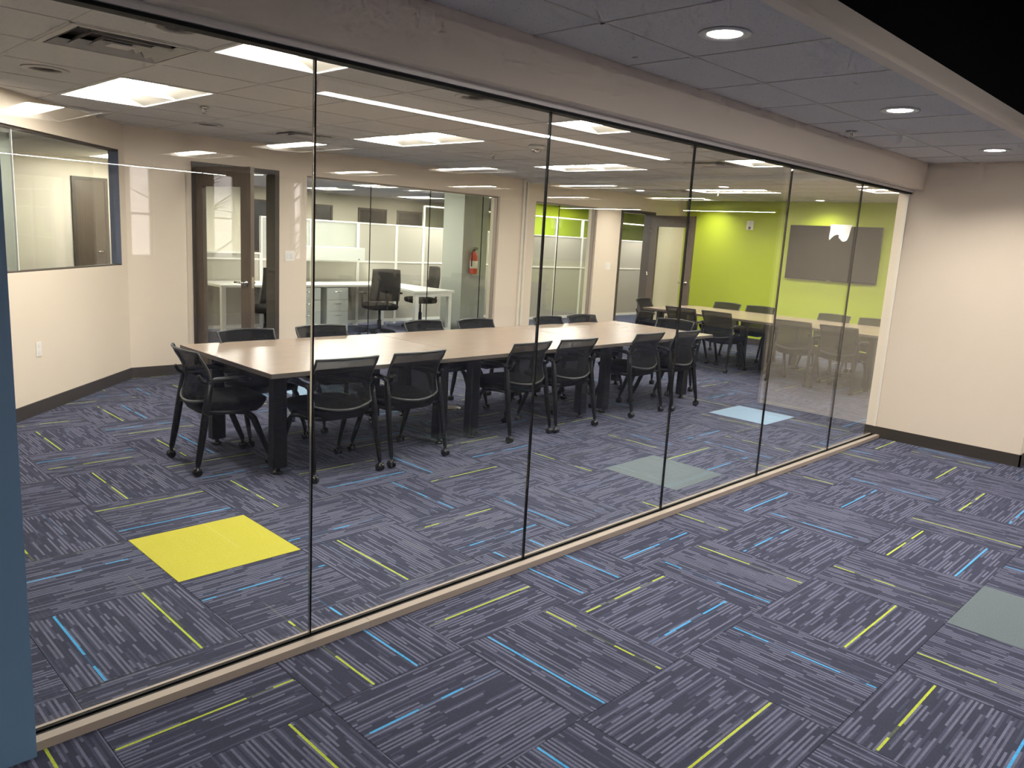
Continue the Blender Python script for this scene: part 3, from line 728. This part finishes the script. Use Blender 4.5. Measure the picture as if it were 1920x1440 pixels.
for i, y in enumerate((6.17, 5.59, 4.50, 3.91)): chair(10.76, y, PI/2+R((-2, 3, -3, 1)[i]), 'black mesh chair on the green-wall side of the second table, %s from its door end' % ordn[i], G2)
chair(10.02, 6.82, PI+R(8), 'black mesh-back chair at the door end of the second table', G2)
def make_table(L, Wd, label, group):
    t = thing('conference_table', label, 'table', group=group); H = .705; a, b = L/2-.0012, Wd/2
    obj('tabletop', B(-a, a, -b, b, H-.030, H, bev=.002), 'table_top', t)
    obj('edge_band', B(-a+.0005, a-.0005, -b-.0012, -b+.004, H-.0295, H-.0015).box(-a+.0005, a-.0005, b-.004, b+.0012, H-.0295, H-.0015).box(-a-.0008, -a+.004, -b, b, H-.0295, H-.0015).box(a-.004, a+.0008, -b, b, H-.0295, H-.0015), 'table_edge', t)
    for sx in (-1, 1):
        for sy in (-1, 1):
            x, y = sx*(L/2-.165), sy*(Wd/2-.22)
            w0, w1 = .046, .050; lg = MB()
            lg.loft([[(x+dx*ww, y+dy*ww*.85, z) for dx, dy in ((-1, -.8), (-.8, -1), (.8, -1), (1, -.8), (1, .8), (.8, 1), (-.8, 1), (-1, .8))] for z, ww in ((.045, w1), (.10, w1), (.5, w0), (H-.06, w0), (H-.032, .055))], False)
            l_ = obj('leg', lg, 'leg_black', t)
            obj('glide', MB().lathe([(.030, .0), (.032, .012), (.016, .02), (.014, .047)], at=(x, y, 0), n=14), 'caster', l_)
        obj('end_beam', B(sx*(L/2-.165)-.03, sx*(L/2-.165)+.03, -Wd/2+.22, Wd/2-.22, H-.080, H-.031), 'leg_black', t)
    obj('centre_rail', B(-L/2+.2, L/2-.2, -.04, .04, H-.080, H-.032), 'leg_black', t)
    return t
TG = 'tables pushed together into one long table'
TL = 1.687
t0 = make_table(TL, 1.32, 'taupe laminate table section at the lime-tile end of the long table', TG); t0.location = (2.28+TL/2, 4.91, 0)
for k, lb in ((1, 'taupe laminate table section in the middle of the long table'), (2, 'taupe laminate table section at the pale-blue-tile end of the long table')): dup(t0, (2.28+TL*(k+.5), 4.91, 0), 0, lb)
for k, lb in ((0, 'taupe laminate table section before the green wall, close to the end wall'), (1, 'taupe laminate table section before the green wall, at the door end')):
    r = dup(t0, (10.13, 3.30+TL*(k+.5), 0), PI/2, lb); r['group'] = 'tables pushed together before the green wall'
t = thing('floor_outlet', 'round metal floor outlet cover under the long table', 'floor outlet', (4.70, 5.37, 0))
obj('cover_ring', MB().lathe([(.095, 0), (.095, .004), (.075, .010), (.06, .010), (.06, 0), (.095, 0)], n=28, cap=False), 'chrome', t); obj('lid', MB().lathe([(.058, .002), (.058, .012), (.045, .014)], n=24), 'alu', t)

# wall-mounted screen and its packing paper
t = thing('wall_screen', 'large dark television mounted on the green wall', 'television', (GWX-.03, 5.30, 1.19))
obj('housing', B(-.045, .0, -.74, .74, 0, .87, bev=.004).box(0, .029, -.25, .25, .25, .62), 'tv_frame', t)
obj('screen', B(-.0475, -.0452, -.73, .73, .022, .862), 'tv_screen', t)
obj('maker_badge', B(-.0472, -.0452, -.03, .03, .006, .014), 'chrome', t)
pm = MB(); nx_, nz_ = 14, 12; vsn = []
random.seed(3)
for q in range(nz_+1):
    for p_ in range(nx_+1):
        a, b = p_/nx_, q/nz_
        y = 5.02+.34*a + (.05*b*(1 if a < .5 else -.1)) ; z = 2.085 - .21*b*(1+.25*math.sin(a*6.5+.6)) + (.0 if b else 0)
        x = GWX-.10 - .018*math.sin(a*9+b*7)*b - .012*random.random()*b
        vsn.append((x, y, z))
m = nx_+1; N = len(vsn); vs2 = [(x+.0015, y, z) for x, y, z in vsn]; fs = []
for q in range(nz_):
    for p_ in range(nx_):
        i = q*m+p_; fs += [(i, i+1, i+m+1, i+m), (N+i, N+i+m, N+i+m+1, N+i+1)]
tag(obj('packing_paper', MB().add(vsn+vs2, fs), 'paper'), 'crumpled white packing sheet hanging over the top of the television', 'paper')
# wall devices
t = thing('wall_alarm', 'small white alarm device on the green wall beside the television', 'alarm', (GWX, 6.80, 2.03))
obj('back_plate', B(-.02, 0, -.06, .06, -.075, .075, bev=.004), 'plate', t); obj('strobe_lens', B(-.045, -.0202, -.035, .035, -.01, .055, bev=.006), 'glass_green', t); obj('speaker_grille', MB().lathe([(.028, -.0202), (.026, -.026), (.01, -.027)][::-1], axis='x', at=(0, 0, -.042), n=16), 'plate_dark', t)
def wallplate(name, label, cat, loc, rz, kind):
    t = thing(name, label, cat, loc, rz)
    if kind == 'outlet':
        obj('cover_plate', B(-.036, .036, -.006, 0, -.058, .058, bev=.002), 'plate', t)
        for z in (-.026, .026): obj('socket', B(-.017, .017, -.0085, -.0062, z-.015, z+.015, bev=.001), 'metal_white', t)
    else:
        obj('cover_plate', B(-.06, .06, -.006, 0, -.058, .058, bev=.002), 'plate', t)
        for x in (-.024, .024): obj('rocker_switch', B(x-.016, x+.016, -.0095, -.0062, -.033, .033, bev=.001), 'metal_white', t)
dv = Vector((math.cos(DA), math.sin(DA)))
po = D0 + dv*3.346
wallplate('wall_outlet', 'white wall outlet low on the diagonal wall', 'outlet', (po.x, po.y, .514), DA, 'outlet')
wallplate('light_switch', 'double rocker light switch between the door and the glazing', 'light switch', (4.585, BY, 1.245), 0, 'switch')
wallplate('light_switch', 'double rocker light switch between the glazing and the dark door frame', 'light switch', (10.42, BY, 1.22), 0, 'switch')

# ================================================================== OPEN OFFICE
struct('column_1', B(8.42, 8.95, 9.5, 10.0, 0, CZ), 'paint_grey', 'grey green column in the open office')
t = thing('fire_extinguisher', 'red fire extinguisher with white label hung on the grey column', 'fire extinguisher', (8.60, 9.42, .98))
obj('cylinder', MB().lathe([(.0, 0), (.055, .0), (.062, .015), (.062, .28), (.05, .325), (.022, .345), (.02, .36)], n=20), 'ext_red', t)
obj('valve_head', MB().lathe([(.02, .36), (.022, .385), (.012, .392)], n=12).box(-.012, .012, -.075, .02, .388, .40).box(-.012, .012, -.08, .015, .41, .42), 'leg_black', t)
obj('hose', MB().tube([(0, -.02, .375), (-.05, -.03, .38), (-.075, -.03, .33), (-.078, -.03, .20), (-.074, -.03, .12)], .011, 8), 'rubber', t)
obj('label_band', MB().lathe([(.0628, .09), (.0628, .21)], n=20), 'ext_label', t); obj('bracket', B(-.02, .02, .05, .08, .1, .3), 'chrome', t)
# cubicle partitions
def cubicle(x0, x1, y, zt, label, glass_top=None, low=None, group='cubicle partitions'):
    t = thing('cubicle_partition', label, 'partition', ((x0+x1)/2, y, 0), 0, group); a = (x1-x0)/2-.002; f = .022
    obj('frame', B(-a, -a+f, -.03, .03, 0, zt).box(a-f, a, -.03, .03, 0, zt).box(-a+f, a-f, -.03, .03, zt-f, zt).box(-a+f, a-f, -.03, .03, .04, .09).box(-a+f, a-f, -.03, .03, 1.05, 1.075), 'desk_white', t)
    obj('panel', B(-a+f, a-f, -.022, .022, .09, 1.05), 'panel_fabric', t)
    obj('panel', B(-a+f, a-f, -.022, .022, 1.075, zt-f), 'panel_fabric' if low is None else low, t)
    if glass_top:
        obj('glass_frame', B(-a, -a+f, -.02, .02, zt, glass_top).box(a-f, a, -.02, .02, zt, glass_top).box(-a+f, a-f, -.02, .02, glass_top-f, glass_top), 'desk_white', t)
        obj('pane', B(-a+f, a-f, -.004, .004, zt, glass_top-f), 'glass_green', t)
cubicle(4.65, 5.75, 11.05, 1.16, 'low grey cubicle partition seen through the open glazed door')
cubicle(5.75, 6.60, 11.05, 1.70, 'grey cubicle partition behind the white desk, partly hidden by the door side', low='glass_frost')
cubicle(6.60, 7.47, 11.05, 1.70, 'grey cubicle partition with frosted upper pane behind the drawer units', low='glass_frost')
cubicle(7.47, 8.25, 11.05, 1.70, 'grey cubicle partition behind the task chair at the desk')
cubicle(8.25, 8.84, 11.05, 1.70, 'grey cubicle partition behind the taller task chair')
cubicle(8.84, 9.75, 11.05, 1.69, 'glass topped cubicle partition beside the fire extinguisher column', 2.06)
cubicle(9.75, 10.6, 11.05, 1.69, 'glass topped cubicle partition behind the fire extinguisher column', 2.06)
cubicle(10.62, 11.75, 10.5, 1.68, 'glass topped cubicle partition seen through the narrower glazing, next to the column', 2.04)
cubicle(11.75, 12.55, 10.5, 1.68, 'glass topped cubicle partition in the middle of the narrower glazing', 2.04)
cubicle(12.55, 13.8, 10.5, 1.68, 'glass topped cubicle partition seen by the dark door frame', 2.04)
cubicle(13.8, 15.1, 10.5, 1.68, 'glass topped cubicle partition seen through the open door frame', 2.04)
# L-shaped desk
t = thing('office_desk', 'white corner desk in the open office behind the glazing', 'desk', (0, 0, 0))
obj('desktop', MB().prism([(4.75, 10.22), (7.50, 10.22), (7.14, 9.05), (7.95, 9.12), (7.98, 11.0), (4.75, 11.0)], .712, .742), 'desk_white', t)
for x, y in ((7.20, 9.11), (7.89, 9.17), (4.80, 10.27), (7.92, 10.95), (4.80, 10.95)): obj('leg', B(x-.03, x+.03, y-.03, y+.03, 0, .712), 'desk_white', t)
obj('apron', B(7.23, 7.86, 9.11, 9.14, .655, .712).box(7.23, 7.86, 9.11, 9.14, .14, .18), 'desk_white', t)
def pedestal(x, y, label):
    t = thing('drawer_unit', label, 'drawer unit', (x, y, 0), 0, 'white drawer units'); 
    obj('body', B(-.19, .19, 0, .55, .03, .70), 'ped_grey', t)
    for z0, z1 in ((.52, .695), (.345, .515), (.04, .34)):
        d = obj('drawer', B(-.187, .187, -.018, -.001, z0, z1, bev=.002), 'ped_grey', t)
        zc = z1-.055; obj('handle', MB().tube([(-.06, -.019, zc), (-.05, -.04, zc), (0, -.045, zc), (.05, -.04, zc), (.06, -.019, zc)], .005, 6), 'chrome', d)
pedestal(6.58, 10.24, 'white three-drawer unit under the desk next to the task chair'); pedestal(6.10, 10.24, 'white three-drawer unit under the desk close to the door')
t = thing('overhead_cabinet', 'white overhead cabinet hung on the cubicle partition', 'cabinet', (6.75, 11.018, 1.08))
obj('body', B(-.62, .62, -.33, 0, 0, .21), 'ped_grey', t); obj('door', B(-.615, .615, -.348, -.331, .006, .204), 'ped_grey', t); obj('lock', MB().lathe([(.012, -.349), (.011, -.356)][::-1], axis='y', at=(.5, 0, .03), n=10), 'chrome', t)
def task_chair(x, y, rz, label):
    t = thing('task_chair', label, 'chair', (x, y, 0), rz, 'office task chairs')
    bs = MB()
    for k in range(5):
        a = 2*PI*k/5+.3; bs.tube([(0, 0, .10), (.16*math.cos(a), .16*math.sin(a), .095), (.30*math.cos(a), .30*math.sin(a), .065)], [.03, .024, .014], 8)
    b = obj('star_base', bs, 'chair_black', t)
    for k in range(5):
        a = 2*PI*k/5+.3; obj('caster', MB().lathe([(.012, -.022), (.028, -.02), (.028, .02), (.012, .022)], axis='x', at=(.30*math.cos(a), .30*math.sin(a), .028), n=12), 'caster', b)
    obj('gas_lift', MB().lathe([(.03, .1), (.03, .26), (.018, .262), (.018, .42)], n=12), 'chair_black', t)
    rs = []
    for z, q in ((.42, .19), (.43, .235), (.47, .25), (.50, .24), (.51, .2)):
        rs.append([(math.copysign(abs(math.cos(2*PI*k/24))**.5, math.cos(2*PI*k/24))*q, math.copysign(abs(math.sin(2*PI*k/24))**.5, math.sin(2*PI*k/24))*q, z) for k in range(24)])
    obj('seat', MB().loft(rs), 'chair_fabric', t)
    def bk(s, q, o): return (s*(.235-.02*q*q), -.23-.04*math.sin(q*2.2)+.05*s*s-.02*q+o, .56+.48*q-.012*s*s*q)
    n_, v_ = 10, 8; f = [bk(-1+2*a/n_, b_/v_, 0) for b_ in range(v_+1) for a in range(n_+1)]; g_ = [bk(-1+2*a/n_, b_/v_, -.012) for b_ in range(v_+1) for a in range(n_+1)]; fs = []; m = n_+1; N = len(f)
    for b_ in range(v_):
        for a in range(n_): i = b_*m+a; fs += [(i, i+m, i+m+1, i+1), (N+i, N+i+1, N+i+m+1, N+i+m)]
    for a in range(n_): fs += [(a, a+1, N+a+1, N+a), (v_*m+a, N+v_*m+a, N+v_*m+a+1, v_*m+a+1)]
    for b_ in range(v_): fs += [(b_*m, N+b_*m, N+b_*m+m, b_*m+m), (b_*m+n_, b_*m+m+n_, N+b_*m+m+n_, N+b_*m+n_)]
    obj('backrest', MB().add(f+g_, fs, True), 'chair_grey', t)
    obj('back_stem', MB().tube([(0, -.10, .43), (0, -.27, .45), (0, -.30, .60), (0, -.285, .72)], .022, 8), 'chair_black', t)
    for s in (-1, 1):
        ar = obj('arm_post', MB().tube([(s*.2, 0, .44), (s*.28, 0, .47), (s*.285, -.01, .66)], .016, 8), 'chair_black', t)
        obj('armrest', B(s*.285-.035, s*.285+.035, -.13, .11, .66, .685, bev=.01), 'chair_black', ar)
task_chair(6.98, 9.70, R(-14), 'black office chair pulled up to the white corner desk')
task_chair(8.36, 10.45, R(75), 'taller black office chair behind the white corner desk')
task_chair(5.15, 9.75, R(10), 'black office chair seen through the open door')

# ---- outdoors, seen only as mirror images of the slot windows
t = thing('brick_building', 'brick building outside the slot windows', 'building', (6, -24, -.3))
obj('wall', B(-14, 14, -4, 0, 0, 5.2), 'brick_wall', t)
for k in range(6): obj('window', B(-11+4*k, -9.6+4*k, 0, .05, 1.2, 3.4), 'dark_window', t)
def tree(x, y, label, seed):
    random.seed(seed); t = thing('bare_tree', label, 'tree', (x, y, -.3), 0, 'bare trees outside'); mb = MB()
    mb.tube([(0, 0, 0), (.05, .02, 1.5), (0, .1, 3), (.1, 0, 5)], [.14, .11, .08, .03], 8)
    for k in range(26):
        z = .8+random.random()*3.6; a = random.random()*2*PI; L = .6+random.random()*1.3
        p1 = (math.cos(a)*L*.5, math.sin(a)*L*.5, z+L*.35); p2 = (math.cos(a+.3)*L, math.sin(a+.3)*L, z+L*.6)
        mb.tube([(0, .03, z), p1, p2], [.035, .02, .006], 5)
        for q in range(3): b_ = a+random.uniform(-1, 1); mb.tube([p1, (p1[0]+math.cos(b_)*.5, p1[1]+math.sin(b_)*.5, p1[2]+random.uniform(-.1, .5))], [.012, .004], 4)
    obj('branches', mb, 'bark', t)
tree(7.6, -12.5, 'bare tree outside the second slot window', 11); tree(10.4, -13.5, 'bare tree outside the third slot window', 12)
